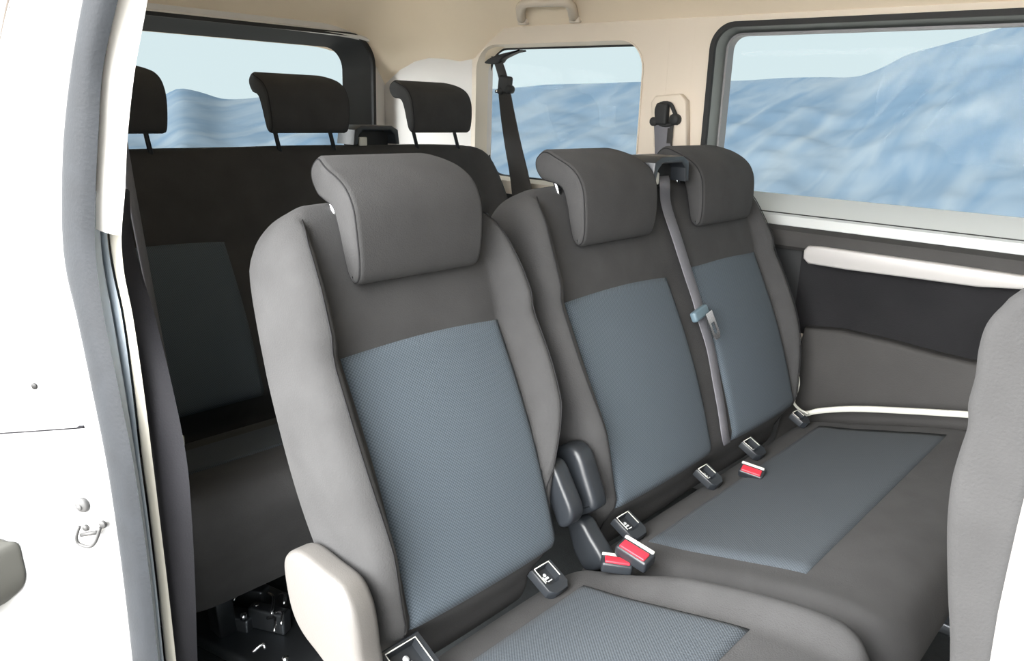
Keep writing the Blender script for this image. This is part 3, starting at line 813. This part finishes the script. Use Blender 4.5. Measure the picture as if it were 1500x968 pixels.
t = tag(mesh('bump_stop', *join(cyl(jp(126, 736, .002), JN, .0125, .010, 24, .003), cyl(jp(125, 738, .007), JN, .005, .004, 14, .001)), mat('light grey rubber', (.075, .075, .075, 1), .55)), 'round grey bump stop on the white jamb above the latch striker', 'bump stop')
zn = mat('pale zinc', (.06, .06, .06, 1), .5, metal=.2)
t = thing('latch_striker', jp(143, 775), 'small pale metal latch striker with bent loop on the white door jamb', 'latch')
mesh('plate', *jmap(slab([(p.y, p.z) for p in [q(121, 765), q(150, 762), q(163, 760), (q(160, 770)), q(153, 780), q(148, 792), q(134, 793), q(124, 787)]], JX-.009, JX+.002, .0015, 2, n=3)), WHITET, t)
mesh('loop', *tube([jp(126, 764, .008), jp(124, 778, .012), jp(128, 788, .012), jp(143, 792, .012), jp(152, 784, .012), jp(156, 766, .008)], .0028, 8, sm=4), zn, t)
mesh('bar', *tube([jp(128, 777, .008), jp(152, 773, .008)], .0035, 8), zn, t)
mesh('bolt', *cyl(jp(158, 763, .005), JN, .0065, .006, 8, .001), zn, t)
mesh('bolt', *cyl(jp(133, 768, .005), JN, .0055, .006, 8, .001), zn, t)
t = tag(mesh('jamb_lug', *jmap(slab([(p.y, p.z) for p in [q(-30, 793), q(10, 792), q(24, 796), q(31, 820), q(36, 845), q(32, 862), q(20, 874), q(6, 884), q(-30, 895)]], JX-.035, JX+.002, .006, 3, n=3)), mat('olive grey plastic', (.045, .045, .04, 1), .6, spec=.2)), 'grey rounded plastic lug at the lower left edge of the white jamb', 'plastic cover')
struct(mesh('trim_18', *tube([JP(-4, 815, .05), JP(2, 880, .05), JP(8, 940, .05), JP(14, 1010, .05)], .009, 10, sm=3), CREAM))

# ---------------------------------------------------------------- clutter of seat fixings on the floor behind the single seat
t = thing('seat_floor_bracket', (.78, 1.42, FLOOR), 'dark metal seat fixings with bright bolts on the floor under the back row', 'floor bracket')
def fl(px, py, z): return P(px, py, 2, z)
for (px, py, z, s_) in [(365, 870, -1.08, .035), (395, 905, -1.08, .03), (345, 910, -1.10, .04)]:
    c = fl(px, py, z); mesh('bracket', *rbox(c, (s_, .09, .05), .006, Mb(25, 0)), DSTEEL, t)
for (a, b_) in [((392, 868), (398, 900)), ((408, 872), (416, 885)), ((392, 905), (402, 925)), ((404, 898), (412, 915)), ((370, 955), (388, 950)), ((345, 868), (342, 880))]:
    p0 = fl(a[0], a[1], -1.05); p1 = fl(b_[0], b_[1], -1.05); mesh('spring_wire', *tube([p0, (p0+p1)/2+Vector((.01, 0, .01)), p1], .0035, 6, sm=3), STEEL, t)
for (px, py) in [(336, 866), (357, 903), (376, 888), (418, 966)]:
    mesh('bolt', *cyl(fl(px, py, -1.06), (0, 0, 1), .007, .012, 6), STEEL, t)
mesh('base', *rbox((.76, 1.45, FLOOR+.02), (.22, .5, .03), .01, Mb(12, 0)), DSTEEL, t)

# ---------------------------------------------------------------- outside: hilltop yard and the mountains beyond
struct(mesh('ground', *bx(-30, 9, -25, 25, GROUND-1.0, GROUND, .02), GRND))
MT = bpy.data.materials.new('haze tinted snow dusted rock'); MT.use_nodes = True  # blue distance haze is mixed into the rock and snow colours
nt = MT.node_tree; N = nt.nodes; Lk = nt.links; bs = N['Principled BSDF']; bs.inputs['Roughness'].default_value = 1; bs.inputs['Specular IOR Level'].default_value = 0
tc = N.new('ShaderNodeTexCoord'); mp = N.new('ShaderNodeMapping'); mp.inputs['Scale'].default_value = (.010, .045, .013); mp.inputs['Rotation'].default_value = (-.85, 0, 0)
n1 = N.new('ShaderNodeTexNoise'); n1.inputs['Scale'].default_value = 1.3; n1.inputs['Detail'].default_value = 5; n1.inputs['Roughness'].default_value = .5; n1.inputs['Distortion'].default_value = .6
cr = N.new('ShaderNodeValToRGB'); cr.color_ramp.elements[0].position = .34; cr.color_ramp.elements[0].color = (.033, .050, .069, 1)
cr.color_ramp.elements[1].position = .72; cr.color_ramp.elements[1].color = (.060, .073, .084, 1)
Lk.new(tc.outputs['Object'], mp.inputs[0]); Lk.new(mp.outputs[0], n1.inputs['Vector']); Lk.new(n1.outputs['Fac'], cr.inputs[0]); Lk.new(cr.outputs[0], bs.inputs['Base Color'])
def azel(px, py):
    d = ROT @ camray(px, py); return math.degrees(math.atan2(d.y, d.x)), d.z/math.hypot(d.x, d.y)
rd = [azel(*p) for p in [(1800, 40), (1650, 30), (1500, 34), (1430, 52), (1380, 66), (1330, 80), (1290, 100), (1255, 112), (1200, 113), (1150, 114), (1085, 118), (930, 120), (880, 122), (800, 124), (760, 128), (720, 130)]]
rd += [azel(*p) for p in [(490, 128), (440, 132), (400, 140), (330, 145), (290, 134), (260, 130), (230, 145), (200, 150)]]
ridge = table([(-40, rd[0][1])]+rd+[(100, -.03)])
V = []; F = []; na, nr = 280, 60
for j in range(nr+1):
    u = j/nr
    for i in range(na+1):
        az = lerp(-30, 95, i/na); a = math.radians(az); R_ = lerp(260, 620, u)
        e = ridge(az); z = lerp(-.36*260, e*620, u**.9)
        z -= 6*math.sin(math.pi*u)*0
        amp = 2.5*math.sin(math.pi*min(1, u*1.0))**.7
        pz = Vector((math.cos(a)*R_*.02+u*2.2, math.sin(a)*R_*.02, u*1.0))
        z += amp*(noise.noise(pz)*1.2+abs(noise.noise(pz*2.3))*1.3-.5)+amp*.35*noise.noise(pz*6)
        V.append(Vector((math.cos(a)*R_, math.sin(a)*R_, z)))
for j in range(nr):
    for i in range(na):
        q_ = j*(na+1)+i; F.append((q_, q_+1, q_+na+2, q_+na+1))
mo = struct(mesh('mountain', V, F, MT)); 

# ---------------------------------------------------------------- light: hazy daylight, the sky brightest on the open-door side
W = bpy.data.worlds.new('World'); S.world = W; W.use_nodes = True
nt = W.node_tree; N = nt.nodes; Lk = nt.links; bg = N['Background']
tc = N.new('ShaderNodeTexCoord')
dot = N.new('ShaderNodeVectorMath'); dot.operation = 'DOT_PRODUCT'; sd = Vector((-.95, .07, .28)).normalized(); dot.inputs[1].default_value = sd
Lk.new(tc.outputs['Generated'], dot.inputs[0])
mr = N.new('ShaderNodeMapRange'); mr.interpolation_type = 'SMOOTHSTEP'; mr.inputs['From Min'].default_value = .45; mr.inputs['From Max'].default_value = 1.0; mr.inputs['To Min'].default_value = 0; mr.inputs['To Max'].default_value = 1
Lk.new(dot.outputs['Value'], mr.inputs['Value'])
mix = N.new('ShaderNodeMix'); mix.data_type = 'RGBA'
mix.inputs[6].default_value = (.74, .86, .89, 1); mix.inputs[7].default_value = (27, 26.8, 26.5, 1)
Lk.new(mr.outputs['Result'], mix.inputs[0]); Lk.new(mix.outputs[2], bg.inputs['Color']); bg.inputs['Strength'].default_value = 1.0
sl = bpy.data.lights.new('sun', 'SUN'); sl.energy = 3.0; sl.angle = math.radians(12); sl.color = (1, .96, .9)
so = bpy.data.objects.new('sun', sl); COL.objects.link(so); so.rotation_euler = Vector((-.13, .02, 1)).to_track_quat('Z', 'Y').to_euler(); so.location = (-3, -2, 6)

cam = bpy.data.cameras.new('camera'); cam.sensor_width = 36; cam.lens = 36*FL/1500; cam.clip_start = .01; cam.clip_end = 2000
co = bpy.data.objects.new('camera', cam); COL.objects.link(co); co.matrix_world = ROT.to_4x4(); S.camera = co
S.view_settings.view_transform = 'Standard'; S.view_settings.look = 'None'; S.view_settings.gamma = 1; S.view_settings.use_curve_mapping = False
S.view_settings.exposure = 0.0
